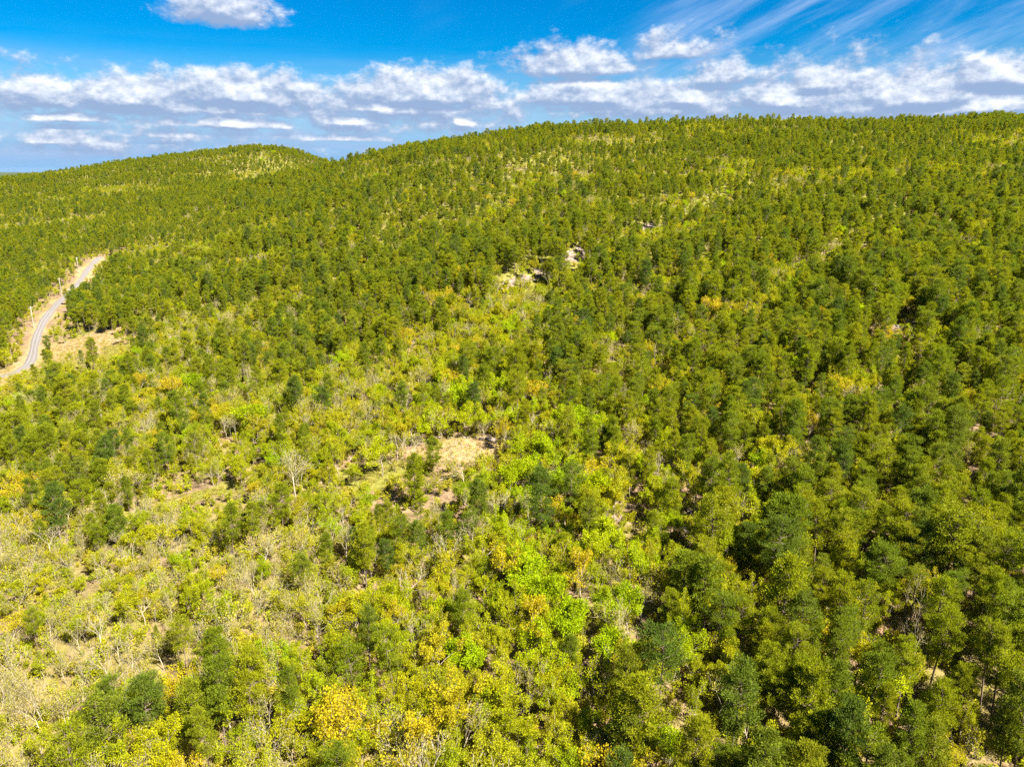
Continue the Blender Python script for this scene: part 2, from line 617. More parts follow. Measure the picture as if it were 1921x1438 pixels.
nt.links.new(bump.outputs[0], p.inputs['Normal'])
nt.links.new(p.outputs[0], out.inputs[0])
M['ground'] = m

road_d, _ = seg_dist(TX, TY, road[::2])
c_sand = np.maximum(clear_mask(TX, TY, 'sand'), np.clip((4.0 + (fbm(TX, TY, 9, 5) - 0.5) * 7 - road_d) / 2.5, 0, 1))
c_grass = np.maximum(clear_mask(TX, TY, 'grass'), np.clip((TY - 150) / 130, 0, 1) * np.clip(1.2 * fbm(TX, TY, 16, 15) + .1, 0, .9) * np.clip((road_d - 9) / 6, 0, 1))
bl_d, bl_s = seg_dist(TX, TY, bluff)
c_rock = np.maximum(clear_mask(TX, TY, 'rock'), np.clip((2.2 + (fbm(TX, TY, 7, 8) - 0.5) * 12 - bl_d) / 3, 0, 1))
me = make_mesh('ground', verts, faces, [M['ground']], smooth=True)
ca = me.color_attributes.new('cover', 'FLOAT_COLOR', 'POINT')
ca.data.foreach_set('color', np.stack([c_sand, c_grass, c_rock, np.ones_like(c_sand)], -1).astype(np.float32).ravel())
tag(link('ground', me), 'brown leaf litter and sandy soil on the wooded hillside', kind='structure')

# far lowland out to the horizon
m, nt, out = new_mat('lowland')
geo = nt.nodes.new('ShaderNodeNewGeometry')
pos = N(nt, geo.outputs['Position'])
n1 = noise(nt, pos, 0.0011, 5.0, 0.6)
n2 = noise(nt, pos, 0.012, 4.0, 0.6)
col = mixc(nt, n1.step(0.44, 0.56), (.020, .034, .016), (.060, .070, .025))
col = mixc(nt, n2.step(0.55, 0.7) * 0.5, col, (.03, .05, .012))
p = nt.nodes.new('ShaderNodeBsdfDiffuse')
nt.links.new(col.s, p.inputs['Color'])
nt.links.new(p.outputs[0], out.inputs[0])
R_ = 45000.0
rings = [0, 900, 2000, 4000, 9000, 20000, R_]
vv, ff = [(0, 800, -60.0)], []
for r in rings[1:]:
    for k in range(48):
        a = k / 48 * 2 * math.pi
        vv.append((r * math.sin(a), 800 + r * math.cos(a), -60.0))
for k in range(48):
    ff.append([0, 1 + (k + 1) % 48, 1 + k])
for i in range(len(rings) - 2):
    for k in range(48):
        a, b = 1 + i * 48 + k, 1 + i * 48 + (k + 1) % 48
        ff.append([a, b, b + 48, a + 48])
tag(link('lowland_ground', make_mesh('lowland_ground', vv, ff, [m])), 'hazy wooded lowland stretching to the horizon', kind='structure')

# ------------------------------------------------------------------ gravel road
m, nt, out = new_mat('gravel')
geo = nt.nodes.new('ShaderNodeNewGeometry')
pos = N(nt, geo.outputs['Position'])
at = nt.nodes.new('ShaderNodeAttribute')
at.attribute_name = 'across'
ac = N(nt, at.outputs['Fac'])
n1 = noise(nt, pos, 1.2, 4.0, 0.65)
n2 = noise(nt, pos, 9.0, 2.0, 0.6)
wob = (noise(nt, pos, 0.15, 2.0, 0.5) - 0.5) * 0.35
rut = ((ac + wob).abs() - 0.42).abs().step(0.22, 0.05)
col = mixc(nt, n1.step(0.3, 0.7), (.075, .068, .065), (.112, .102, .098))
col = mixc(nt, rut * 0.75, col, (.148, .135, .129))
col = mixc(nt, n2.step(0.5, 0.75) * 0.4, col, (.14, .128, .12))
p = nt.nodes.new('ShaderNodeBsdfPrincipled')
nt.links.new(col.s, p.inputs['Base Color'])
p.inputs['Roughness'].default_value = 0.95
nt.links.new(p.outputs[0], out.inputs[0])
tang = np.gradient(road, axis=0)
tang /= np.linalg.norm(tang, axis=1)[:, None]
nrm = np.stack([-tang[:, 1], tang[:, 0]], 1)
OFF = [(-1.25, -.30), (-1.0, .10), (-.62, .16), (-.42, .11), (-.2, .17), (0, .20), (.2, .17), (.42, .11), (.62, .16), (1.0, .10), (1.25, -.30)]
HALF = 1.55
rv, acr = [], []
for i, q in enumerate(road):
    wv = HALF * (1 + 0.10 * math.sin(i * 0.37) + 0.07 * math.sin(i * 0.11 + 1))
    z0 = float(H(q[0], q[1]))
    for a, h_ in OFF:
        x, y = q + nrm[i] * a * wv
        rv.append((x, y, max(z0, float(H(x, y))) * 0.6 + float(H(x, y)) * 0.4 + h_))
        acr.append(a)
no = len(OFF)
rf = [[i * no + k, (i + 1) * no + k, (i + 1) * no + k + 1, i * no + k + 1] for i in range(len(road) - 1) for k in range(no - 1)]
me = make_mesh('gravel_road', rv, [f[::-1] for f in rf], [m], smooth=True)
a_ = me.attributes.new('across', 'FLOAT', 'POINT')
a_.data.foreach_set('value', np.array(acr, dtype=np.float32))
tag(link('gravel_road', me), 'pale grey gravel road with wheel ruts curving through the trees', kind='structure')


# ------------------------------------------------------------------ tree builders (numpy)
def unit(v):
    return v / (np.linalg.norm(v, axis=-1, keepdims=True) + 1e-9)


class Wood:
    """tapered tubes collected into one mesh"""
    def __init__(self):
        self.v, self.f = [], []

    def tube(self, pts_, rad, sides=5):
        b = len(self.v)
        n_ = len(pts_)
        for i in range(n_):
            d_ = pts_[min(i + 1, n_ - 1)] - pts_[max(i - 1, 0)]
            d_ = d_ / (np.linalg.norm(d_) + 1e-9)
            a = np.cross(d_, [0.3, 0.9, 0.1] if abs(d_[2]) > 0.8 else [0, 0, 1.0])
            a /= np.linalg.norm(a)
            c = np.cross(d_, a)
            for k in range(sides):
                t = 2 * math.pi * k / sides
                self.v.append(tuple(pts_[i] + (a * math.cos(t) + c * math.sin(t)) * rad[i]))
        for i in range(n_ - 1):
            for k in range(sides):
                k2 = (k + 1) % sides
                self.f.append([b + i * sides + k, b + i * sides + k2, b + (i + 1) * sides + k2, b + (i + 1) * sides + k])
        self.f.append([b + (n_ - 1) * sides + k for k in range(sides)])


def diamonds(c, d, L, W, rng):
    """leaf-shaped quads: base c, long axis d, random roll"""
    n_ = len(c)
    d = unit(d)
    s = unit(np.cross(d, rng.normal(size=(n_, 3))))
    L = np.asarray(L).reshape(-1, 1)
    W = np.asarray(W).reshape(-1, 1)
    v = np.stack([c, c + d * L * .5 + s * W * .5, c + d * L, c + d * L * .5 - s * W * .5], 1).reshape(-1, 3)
    f = np.arange(n_ * 4).reshape(-1, 4)
    return v, f


def pine(seed, tall=13.5, lmax=2.7, start=0.40, dens=1.0, n_br=42):
    rng = np.random.default_rng(seed)
    w = Wood()
    n_ = 9
    t = np.linspace(0, 1, n_)
    bend = rng.normal(0, .25, 2)
    tr = np.stack([bend[0] * t ** 2 + .12 * np.sin(t * 5 + seed), bend[1] * t ** 2 + .12 * np.cos(t * 4 + seed), t * tall], 1)
    w.tube(tr, .17 * (1 - t) ** .8 * tall / 13 + .025, 7)
    cen, dirs = [], []
    for b in range(n_br):
        tt = start + (0.985 - start) * ((b + rng.random() * .8) / n_br)
        s = (tt - start) / (1 - start)
        prof = (math.sin(math.pi * min(1, (s * .80 + .17))) ** .75) * (0.75 + .5 * rng.random())
        L = lmax * prof
        ang = b * 2.399 + rng.normal(0, .4)
        rise = -0.05 + .75 * s + rng.normal(0, .12)
        p0 = np.array([np.interp(tt, t, tr[:, 0]), np.interp(tt, t, tr[:, 1]), tt * tall])
        dv = np.array([math.cos(ang), math.sin(ang), rise])
        p1 = p0 + dv * L * .55 + [0, 0, -.05 * L]
        p2 = p0 + dv * L + [0, 0, .12 * L]
        w.tube(np.array([p0, p1, p2]), [.05 * prof + .015, .03, .012], 3)
        nc = max(2, int(round(2 + 2.4 * prof)))
        for k in range(nc):
            q = .45 + .6 * (k + rng.random() * .5) / nc
            side = np.array([-math.sin(ang), math.cos(ang), 0]) * rng.normal(0, .34) * L * q * .8
            c = p0 + dv * L * q + side + [0, 0, .1 * L * q]
            r = (.42 + .28 * rng.random()) * (.7 + .3 * lmax / 2.7)
            m_ = int(58 * dens * (r / .55) ** 2)
            o = unit(rng.normal(size=(m_, 3))) * (rng.random((m_, 1)) ** .45) * r * np.array([1.15, 1.15, .62])
            cen.append(c + o)
            dirs.append(unit(o) + np.array([0, 0, .55]) + dv * .25 + rng.normal(0, .35, (m_, 3)))
    m_ = int(46 * dens)                     # leader tuft
    o = unit(rng.normal(size=(m_, 3))) * rng.random((m_, 1)) ** .5 * np.array([.5, .5, .6])
    cen.append(tr[-1] + o)
    dirs.append(unit(o) + [0, 0, .8])
    c, d = np.concatenate(cen), np.concatenate(dirs)
    v, f = diamonds(c, d, rng.uniform(.22, .40, len(c)), rng.uniform(.08, .14, len(c)), rng)
    return w, v, f


def hardwood(seed, tall=10.5, trunk=.30, spread=1.0, limbs=5, leaves=14, leaf=.30, kids=3, twig_r=.012, cluster=.42, bark_scale=1.0, levels=3, updir=.55):
    rng = np.random.default_rng(seed)
    w = Wood()
    tips = []

    def grow(p, d, L, r, lvl):
        d = d / np.linalg.norm(d)
        mid = p + d * L * .5 + rng.normal(0, .06 * L, 3)
        d2 = unit(d + rng.normal(0, .16, 3) + np.array([0, 0, .12]))
        end = mid + d2 * L * .55
        r1 = max(r * .62, twig_r)
        w.tube(np.array([p, mid, end]), [r, (r + r1) / 2, r1], 6 if lvl == 0 else (4 if lvl == 1 else 3))
        if lvl >= levels:
            tips.append((end, d2))
            tips.append((mid, d2))
            return
        n_ = limbs if lvl == 0 else kids
        base = rng.random() * 6.28
        for k in range(n_):
            a = base + 6.283 * k / n_ + rng.normal(0, .35)
            tilt = rng.uniform(.45, .95) * spread if lvl == 0 else rng.uniform(.35, .85)
            if k == 0:
                tilt *= .35
            ax = unit(np.cross(d2, [0.2, 0.3, 1.0]) + 1e-6)
            ay = np.cross(d2, ax)
            nd = d2 * math.cos(tilt) + (ax * math.cos(a) + ay * math.sin(a)) * math.sin(tilt) + np.array([0, 0, .12 * updir])
            st = end if k < n_ - 1 or lvl == 0 else mid
            if lvl == 0 and k % 2:
                st = mid + (end - mid) * rng.uniform(.3, .9)
            grow(st, nd, L * rng.uniform(.58, .86) * (1.0 if lvl else .27 / trunk * rng.uniform(.85, 1.15)), r1 * (.8 if lvl else .7), lvl + 1)

    grow(np.zeros(3), np.array([rng.normal(0, .06), rng.normal(0, .06), 1.0]), tall * trunk, .14 * tall / 10 * bark_scale, 0)
    tp = np.array([a for a, _ in tips])
    td = np.array([b for _, b in tips])
    n_ = rng.poisson(leaves, len(tp))
    ix = np.repeat(np.arange(len(tp)), n_)
    o = unit(rng.normal(size=(len(ix), 3))) * rng.random((len(ix), 1)) ** .5 * cluster
    c = tp[ix] + o
    d = unit(o) + td[ix] * .5 + rng.normal(0, .4, (len(ix), 3))
    sz = rng.uniform(.7, 1.25, len(ix)) * leaf
    v, f = diamonds(c, d, sz, sz * rng.uniform(.55, .8, len(ix)), rng)
    # trees come out at slightly different heights: scale to the height asked for
    k = tall / max(v[:, 2].max(), 1)
    v = v * k
    w.v = [tuple(np.array(q) * k) for q in w.v]
    return w, v, f


def cedar(seed, tall=6.0, rad=1.7):
    rng = np.random.default_rng(seed)
    w = Wood()
    w.tube(np.array([[0, 0, 0], [.05, 0, tall * .5], [0, .05, tall * .95]]), [.12, .08, .02], 6)
    cen, dirs = [], []
    for k in range(70):
        s = (k + rng.random()) / 70
        z = tall * (.07 + .92 * s)
        R = rad * (1 - s) ** .62 * (.6 + .5 * rng.random()) * min(1, .55 + s * 3)
        a = k * 2.399 + rng.normal(0, .3)
        c = np.array([math.cos(a) * R * .8, math.sin(a) * R * .8, z])
        w.tube(np.array([[0, 0, z - .15], c]), [.02, .008], 3)
        m_ = 34
        o = unit(rng.normal(size=(m_, 3))) * rng.random((m_, 1)) ** .45 * np.array([.42, .42, .42]) * (1.15 - .5 * s)
        cen.append(c + o)
        dirs.append(unit(o) + [math.cos(a) * .4, math.sin(a) * .4, .6])
    c, d = np.concatenate(cen), np.concatenate(dirs)
    v, f = diamonds(c, d, rng.uniform(.22, .38, len(c)), rng.uniform(.10, .17, len(c)), rng)
    return w, v, f


def bush(seed, tall=1.7, twiggy=False):
    rng = np.random.default_rng(seed)
    w = Wood()
    cen = []
    for k in range(9):
        a = rng.random() * 6.28
        e = np.array([math.cos(a), math.sin(a), 0]) * rng.uniform(.2, .8) * tall * .55 + [0, 0, tall * rng.uniform(.55, 1)]
        mid = e * [.4, .4, .55]
        w.tube(np.array([[0, 0, 0], mid, e]), [.03, .02, .008], 3)
        n_ = 10 if twiggy else 26
        o = unit(rng.normal(size=(n_, 3))) * rng.random((n_, 1)) ** .5 * .42
        cen += [e + o, mid + o[:n_ // 2] * 1.1]
    c = np.concatenate(cen)
    c[:, 2] = np.maximum(c[:, 2], .08)
    sz = rng.uniform(.14, .28, len(c))
    v, f = diamonds(c, rng.normal(size=(len(c), 3)) + [0, 0, .3], sz, sz * .65, rng)
    return w, v, f


# kind: builder variants, leaf and bark material, mesh name of the crown
KIND = {
    'pine': ([pine(101, 14.0, 2.7), pine(102, 15.0, 2.5, .46), pine(103, 12.5, 2.9, .36), pine(104, 14.5, 2.35, .44, 1.0, 38), pine(105, 11.0, 2.4, .30), pine(106, 13.5, 3.1, .50, 1.0, 40), pine(107, 13, 2.2, .25, 1.0, 46), pine(108, 14, 3.3, .55, .85, 30), pine(109, 12, 2.6, .40, .8, 30)], 'pine_leaf', 'pine_bark'),
    'oak': ([hardwood(201, 10.5, .30, 1.0, 5, 44, .205), hardwood(202, 11.5, .34, .85, 5, 46, .205), hardwood(203, 9.5, .28, 1.1, 5, 40, .205), hardwood(204, 10.5, .32, .9, 5, 56, .205), hardwood(205, 9.0, .30, .9, 5, 60, .20), hardwood(206, 11, .36, .75, 5, 30, .205), hardwood(207, 10, .30, .9, 5, 18, .20), hardwood(208, 11, .26, .8, 6, 46, .20)], 'oak_leaf', 'oak_bark'),
    'bare': ([hardwood(301, 10, .30, 1.0, 5, 4.5, .19, 4, .017, .55, .62), hardwood(302, 11, .34, .8, 4, 3.2, .17, 4, .017, .55, .66), hardwood(303, 9, .28, 1.1, 5, 5.5, .19, 4, .017, .55, .62), hardwood(304, 10.5, .36, .9, 5, 2.0, .17, 4, .017, .5, .7), hardwood(305, 9.5, .46, .5, 4, 3.5, .18, 4, .016, .45, .6), hardwood(306, 10, .50, .55, 4, 2.4, .18, 3, .016, .45, .65)], 'bare_leaf', 'pale_bark'),
    'lime': ([hardwood(401, 10, .26, 1.05, 5, 56, .235, 3, .012, .58), hardwood(402, 9, .24, 1.1, 5, 60, .235, 3, .012, .58), hardwood(403, 11, .30, .85, 5, 52, .235, 3, .012, .52)], 'lime_leaf', 'oak_bark'),
    'gold': ([hardwood(501, 10, .30, .95, 5, 32, .20), hardwood(502, 9.5, .28, 1.05, 5, 28, .20)], 'gold_leaf', 'oak_bark'),
    'cedar': ([cedar(601), cedar(602, 5.0, 1.9), cedar(603, 7.0, 1.6)], 'cedar_leaf', 'pine_bark'),
    'shrub': ([bush(701), bush(702, 2.2), bush(703, 1.3), bush(704, 1.6, True), bush(705, 2.0, True)], 'shrub_leaf', 'oak_bark'),
}
PART = {}          # kind -> [(trunk mesh, crown mesh)]
PROTO = {}         # kind -> collection of joined meshes for the mass
TALL = {}
for k, (vars_, lm, bm_) in KIND.items():
    PART[k], TALL[k] = [], []
    col_ = bpy.data.collections.new('source_' + k)
    PROTO[k] = col_
    for i, (w, v, f) in enumerate(vars_):
        wv = np.array(w.v)
        if k != 'shrub':
            PART[k].append((make_mesh(k + '_trunk', wv, w.f, [M[bm_]], smooth=True), make_mesh(k + '_crown', v, f, [M[lm]])))
        TALL[k].append(float(v[:, 2].max()))
        jm = make_mesh(k + '_whole', np.concatenate([wv, v]), w.f + (f + len(wv)).tolist(), [M[bm_], M[lm]], [0] * len(w.f) + [1] * len(f))
        o = bpy.data.objects.new('source_%s_%02d' % (k, i), jm)
        col_.objects.link(o)


def mass(name, label, kind, x, y, z, rot, scale, idx):
    """one object that carries all the trees of a kind too many to count"""
    me = make_mesh(name, np.stack([x, y, z], 1), [], [])
    a = me.attributes.new('turn', 'FLOAT_VECTOR', 'POINT')
    a.data.foreach_set('vector', rot.astype(np.float32).ravel())
    a = me.attributes.new('size', 'FLOAT_VECTOR', 'POINT')
    a.data.foreach_set('vector', scale.astype(np.float32).ravel())
    a = me.attributes.new('pick', 'INT', 'POINT')
    a.data.foreach_set('value', idx.astype(np.int32))
    o = tag(link(name, me), label, kind='stuff')
    ng = bpy.data.node_groups.new(name, 'GeometryNodeTree')
    ng.interface.new_socket('Geometry', in_out='INPUT', socket_type='NodeSocketGeometry')
    ng.interface.new_socket('Geometry', in_out='OUTPUT', socket_type='NodeSocketGeometry')
    gi, go = ng.nodes.new('NodeGroupInput'), ng.nodes.new('NodeGroupOutput')
    ci = ng.nodes.new('GeometryNodeCollectionInfo')
    ci.inputs['Collection'].default_value = PROTO[kind]
    ci.inputs['Separate Children'].default_value = True
    ci.inputs['Reset Children'].default_value = True
    iop = ng.nodes.new('GeometryNodeInstanceOnPoints')
    iop.inputs['Pick Instance'].default_value = True

    def named(attr, dt):
        n_ = ng.nodes.new('GeometryNodeInputNamedAttribute')
        n_.data_type = dt
        n_.inputs['Name'].default_value = attr
        return [s for s in n_.outputs if s.enabled and s.name == 'Attribute'][0]
    ng.links.new(gi.outputs[0], iop.inputs['Points'])
    ng.links.new(ci.outputs[0], iop.inputs['Instance'])
    ng.links.new(named('pick', 'INT'), iop.inputs['Instance Index'])
    ng.links.new(named('turn', 'FLOAT_VECTOR'), iop.inputs['Rotation'])
    ng.links.new(named('size', 'FLOAT_VECTOR'), iop.inputs['Scale'])
    ng.links.new(iop.outputs[0], go.inputs[0])
    md = o.modifiers.new('trees', 'NODES')
    md.node_group = ng
    return o


# ------------------------------------------------------------------ where the trees stand
rng = np.random.default_rng(7)
GU = np.array([0, 320, 640, 960, 1280, 1600, 1921.0])
GV = np.array([200, 300, 400, 500, 600, 700, 850, 1000, 1200, 1438.0])
PINE = np.array([
    [.72, .72, .72, .72, .74, .78, .80],
    [.72, .72, .72, .74, .78, .82, .82],
    [.68, .66, .72, .72, .76, .80, .82],
    [.60, .46, .64, .64, .66, .74, .78],
    [.58, .34, .48, .48, .58, .70, .76],
    [.50, .20, .26, .38, .48, .66, .74],
    [.52, .20, .10, .12, .42, .66, .76],
    [.00, -.02, .00, .02, .28, .70, .84],
    [.02, .04, .00, .03, .28, .70, .84],
    [.18, .17, .02, .05, .30, .70, .86]])
BARE = np.array([          # share of leafless trees among the hardwoods
    [.25, .25, .20, .20, .20, .20, .20],
    [.25, .25, .20, .20, .20, .20, .20],
    [.25, .25, .22, .20, .20, .20, .20],
    [.28, .35, .25, .25, .22, .20, .20],
    [.30, .45, .28, .25, .22, .22, .22],
    [.35, .42, .32, .25, .22, .25, .25],
    [.40, .38, .25, .18, .25, .25, .25],
    [.55, .52, .32, .18, .22, .25, .25],
    [.55, .48, .35, .22, .25, .25, .25],
    [.45, .38, .28, .25, .28, .28, .28]])


def table(T, u, v):
    u, v = np.clip(u, GU[0], GU[-1] - 1e-3), np.clip(v, GV[0], GV[-1] - 1e-3)
    i, j = np.searchsorted(GU, u, 'right') - 1, np.searchsorted(GV, v, 'right') - 1
    a, b = (u - GU[i]) / (GU[i + 1] - GU[i]), (v - GV[j]) / (GV[j + 1] - GV[j])
    return (T[j, i] * (1 - a) + T[j, i + 1] * a) * (1 - b) + (T[j + 1, i] * (1 - a) + T[j + 1, i + 1] * a) * b


# trees that stand out in the photograph: kind, pixel of the crown's middle, height in m, label
STAR = [
    ('pine', 775, 895, 13.5, 'tall pine throwing its shadow over the grassy gap beside the sandy clearing'),
    ('pine', 812, 850, 10.0, 'slim pine standing at the edge of the sandy clearing'),
    ('lime', 905, 905, 8.0, 'bright green tree at the lower edge of the sandy clearing'),
    ('lime', 958, 890, 9.5, 'spreading bright green tree beside the sandy clearing'),
    ('lime', 1015, 848, 9.0, 'light green tree above the spreading one beside the sandy clearing'),
    ('gold', 1040, 962, 9.5, 'round golden-yellow tree below the sandy clearing'),
    ('lime', 1112, 1030, 10.5, 'tall bright green tree between yellow oaks below the sandy clearing'),
    ('lime', 1165, 1120, 10.0, 'broad bright lime green tree rising over yellow-green oaks'),
    ('lime', 1270, 1188, 8.0, 'dark lime green round tree next to the broad lime tree'),
    ('lime', 1252, 1390, 9.5, 'round bright green tree among brown twiggy oaks'),
    ('lime', 1145, 1215, 7.5, 'yellow-green tree with pale forked stems beneath the broad lime tree'),
    ('lime', 1060, 905, 9.0, 'fresh green tree next to the round golden-yellow tree'),
    ('lime', 1310, 985, 7.0, 'small vivid green tree beside the shaded rocky gully'),
    ('lime', 870, 775, 9.5, 'bright green tree just uphill of the sandy clearing'),
    ('lime', 800, 790, 9.0, 'green tree with pale trunk above the sandy clearing'),
    ('lime', 715, 850, 10.0, 'dark bright green tree beside the grassy gap'),
    ('lime', 690, 945, 7.0, 'rounded green tree below the grassy gap'),
    ('lime', 620, 990, 7.0, 'vivid green tree among leafless oaks below the grassy gap'),
    ('lime', 960, 785, 8.5, 'light green tree behind the pale rocks of the sandy clearing'),
    ('bare', 600, 1165, 12.0, 'large leafless tree with spreading pale limbs'),
    ('bare', 470, 1140, 9.5, 'leafless tree with a narrow upright fan of pale limbs'),
    ('bare', 550, 880, 12.0, 'tall pale-barked nearly leafless tree at the end of the grassy strip'),
    ('bare', 100, 1200, 8.5, 'leafless grey tree with flat spreading limbs over a dark pine'),
    ('bare', 865, 1370, 10.5, 'leafless forked tree standing over yellow-green oaks'),
    ('bare', 630, 745, 9.0, 'pale leafless tree uphill of the grassy gap'),
    ('gold', 330, 1290, 9.5, 'orange-yellow oak leaning between two dark pines'),
    ('gold', 1215, 660, 9.0, 'golden oak standing out among pines on the slope'),
    ('gold', 1545, 590, 9.0, 'yellow oak among dark pines on the upper slope'),
    ('gold', 1780, 1030, 7.5, 'small orange-yellow oak among tall pines'),
    ('pine', 430, 985, 13.0, 'dark dense pine at the end of the grassy strip'),
    ('pine', 470, 985, 12.0, 'dark pine growing against the dense pine by the grassy strip'),
    ('pine', 460, 1300, 15.0, 'tall dark pine with bare trunk showing below its crown'),
    ('pine', 400, 1230, 13.0, 'dark pine behind the pine with the bare trunk'),
    ('pine', 265, 1320, 13.0, 'round-headed dark pine beside the orange-yellow oak'),
    ('pine', 195, 1325, 12.5, 'flat-topped dark pine beside the round-headed pine'),
    ('pine', 340, 1205, 11.5, 'grey-green pine among leafless oaks'),
    ('pine', 690, 1195, 13.0, 'dark pine beside the large leafless tree'),
    ('pine', 735, 1235, 13.0, 'broad dark pine in the clump below the large leafless tree'),
    ('pine', 660, 1250, 11.5, 'dark pine with dead lower limbs in the clump below the leafless tree'),
    ('pine', 60, 1180, 10.0, 'low dark pine behind the flat-limbed leafless tree'),
    ('pine', 870, 1150, 11.0, 'dark pine alone among yellow-green oaks'),
    ('pine', 390, 1395, 13.0, 'broad olive green pine below the pine with the bare trunk'),
    ('pine', 110, 910, 12.0, 'dark pine in the dense pine clump by the grassy strip'),
    ('pine', 145, 895, 12.0, 'tallest dark pine in the dense pine clump by the grassy strip'),
    ('pine', 80, 880, 11.5, 'round dark pine in the dense pine clump by the grassy strip'),
    ('pine', 1500, 930, 15.0, 'tall broad pine rising above its neighbours on the pine slope'),
    ('pine', 1860, 1230, 15.0, 'massive dark pine on the pine slope'),
    ('pine', 90, 645, 9.0, 'dark pine between the gravel road and the cut bank'),
    ('cedar', 90, 655, 5.0, 'dense rounded cedar beside the gravel road'),
    ('pine', 165, 545, 10.0, 'dark pine hiding the bend of the gravel road'),
    ('pine', 137, 546, 10.0, 'dark pine in the clump where the gravel road disappears'),
    ('pine', 124, 553, 9.0, 'lower dark pine at the edge of the clump where the road disappears'),
    ('pine', 150, 550, 9.5, 'round pine inside the bend of the gravel road'),
    ('cedar', 165, 668, 5.0, 'narrow green cedar on the yellow grass by the road'),
    ('pine', 1330, 905, 14.0, 'tall pine with its trunk showing above brown litter'),
]
tx, ty, tk, th, tlabel = [], [], [], [], []
for k, u, v, h_, lab in STAR:
    h_ *= .94
    q = ground_at(u, v, h_ * .58)
    tx.append(q[0]); ty.append(q[1]); tk.append(k); th.append(h_); tlabel.append(lab)
star_xy = np.array([tx, ty]).T

# jittered grid
cand = []
for (y0, y1, sp_) in ((22, 260, 2.5), (260, 480, 2.6), (480, 1250, 2.85)):
    gx_ = np.arange(-1050, 1050, sp_)
    gy_ = np.arange(y0, y1, sp_)
    a, b = np.meshgrid(gx_, gy_)
    a = a + rng.uniform(-.48, .48, a.shape) * sp_
    b = b + rng.uniform(-.48, .48, b.shape) * sp_
    cand.append(np.stack([a.ravel(), b.ravel()], 1))
cand = np.concatenate(cand)
cand = cand[(np.abs(cand[:, 0]) < 0.80 * cand[:, 1] + 32)]
x, y = cand.T
z = H(x, y)
# drop what lies behind the ridges
vis = np.ones(len(x), bool)
for s in np.linspace(.06, .97, 46):
    zz = CAM_Z + (z + 15 - CAM_Z) * s
    vis &= zz > H(x * s, y * s) + 2.0
x, y, z = x[vis], y[vis], z[vis]
u, v, depth = project(x, y, z + 7)
n_all = len(x)
# kinds
patch = fbm(x, y * 1.0, 34, 31)
streak = fbm(x * .35, y, 26, 41)                      # contour-wise bands on the upper slope
pp = table(PINE, u, v)
farw = np.clip((y - 180) / 150, 0, 1)
pp = pp + (patch - .5) * .6 * (1 - .6 * farw) + ((streak - .5) * 2.1 + (fbm(x * .6, y, 60, 45) - .5) * 1.9 + .08) * farw
BANDS = [([(700, 720), (850, 622), (1010, 562)], 34, .55), ([(900, 560), (1080, 490), (1290, 400)], 14, .30), ([(1190, 670), (1400, 585), (1540, 490), (1640, 420), (1760, 370)], 30, .30),
         ([(60, 372), (180, 362), (320, 340)], 12, .5), ([(640, 312), (760, 302), (870, 284)], 12, .5), ([(1080, 245), (1350, 232), (1600, 244), (1900, 262)], 8, .5),
         ([(1480, 770), (1620, 700), (1800, 600), (1900, 560)], 26, .4), ([(760, 470), (900, 410), (1000, 340)], 14, .4), ([(480, 420), (620, 380), (760, 350)], 12, .4), ([(1380, 900), (1500, 840), (1700, 760)], 26, .35)]
for line_, wd, am in BANDS:
    bd_, _ = seg_dist(u, v, np.array(line_, float))
    pp = pp - am * np.exp(-(bd_ / wd) ** 2)
r = rng.random(n_all)
is_pine = r < pp
bare_p = np.clip(table(BARE, u, v) * (.78 + .75 * np.exp(-(((u - 220) / 430) ** 2 + ((v - 1120) / 260) ** 2)) + .5 * np.exp(-(((u - 330) / 140) ** 2 + ((v - 640) / 70) ** 2))) + (fbm(x, y, 18, 51) - .5) * .8, .04, .9)
r2 = rng.random(n_all)
kind = np.where(is_pine, 'pine', np.where(r2 < bare_p, 'bare', 'oak'))
r3 = rng.random(n_all)
green_c = np.exp(-(((u - 1080) / 260) ** 2 + ((v - 950) / 190) ** 2)) + .6 * np.exp(-(((u - 850) / 160) ** 2 + ((v - 760) / 60) ** 2))
kind = np.where((kind == 'oak') & (r3 < .03 + .30 * green_c), 'lime', kind)
kind = np.where((kind == 'oak') & (r3 > .965), 'gold', kind)
ced = (rng.random(n_all) < .035)
kind = np.where(ced & (kind != 'pine'), 'cedar', kind)
# size
hmean = {'pine': 10.9, 'oak': 6.9, 'bare': 7.6, 'lime': 7.0, 'gold': 7.4, 'cedar': 4.0}
hgt = np.array([hmean[k] for k in kind]) * np.clip(rng.normal(1, .20, n_all), .5, 1.45)
left_low = np.exp(-(((u - 200) / 420) ** 2 + ((v - 1080) / 150) ** 2))
hgt *= 1 - .22 * left_low
hgt *= 1 - .36 * np.clip((y - 150) / 300, 0, 1)
hgt *= 1 + .03 * np.clip((u - 1150) / 200, 0, 1) * np.clip((v - 650) / 150, 0, 1)
hgt *= 1 + .55 * (fbm(x, y, 42, 71) - .5)
# gaps
keep = rng.random(n_all) < np.where(kind == 'pine', np.where(y < 260, .66, .70), .95)
keep &= rng.random(n_all) < np.clip(.80 + 1.3 * (fbm(x, y, 17, 73) - .32), .62, 1)
gap = fbm(x * .5, y, 22, 61)
keep &= ~((gap < .25) & (y > 230) & (rng.random(n_all) < .6))
keep &= ~((fbm(x, y, 13, 65) < .22) & (y <= 230) & (rng.random(n_all) < .5))
rdist, _ = seg_dist(x, y, road[::2])
keep &= rdist > 5.0
keep &= ~((rdist < 9.0) & (rng.random(n_all) < .7))
sdist = np.full(n_all, 1e9)
for i_ in range(len(star_xy)):
    sdist = np.minimum(sdist, np.hypot(x - star_xy[i_, 0], y - star_xy[i_, 1]))
keep &= sdist > 2.6


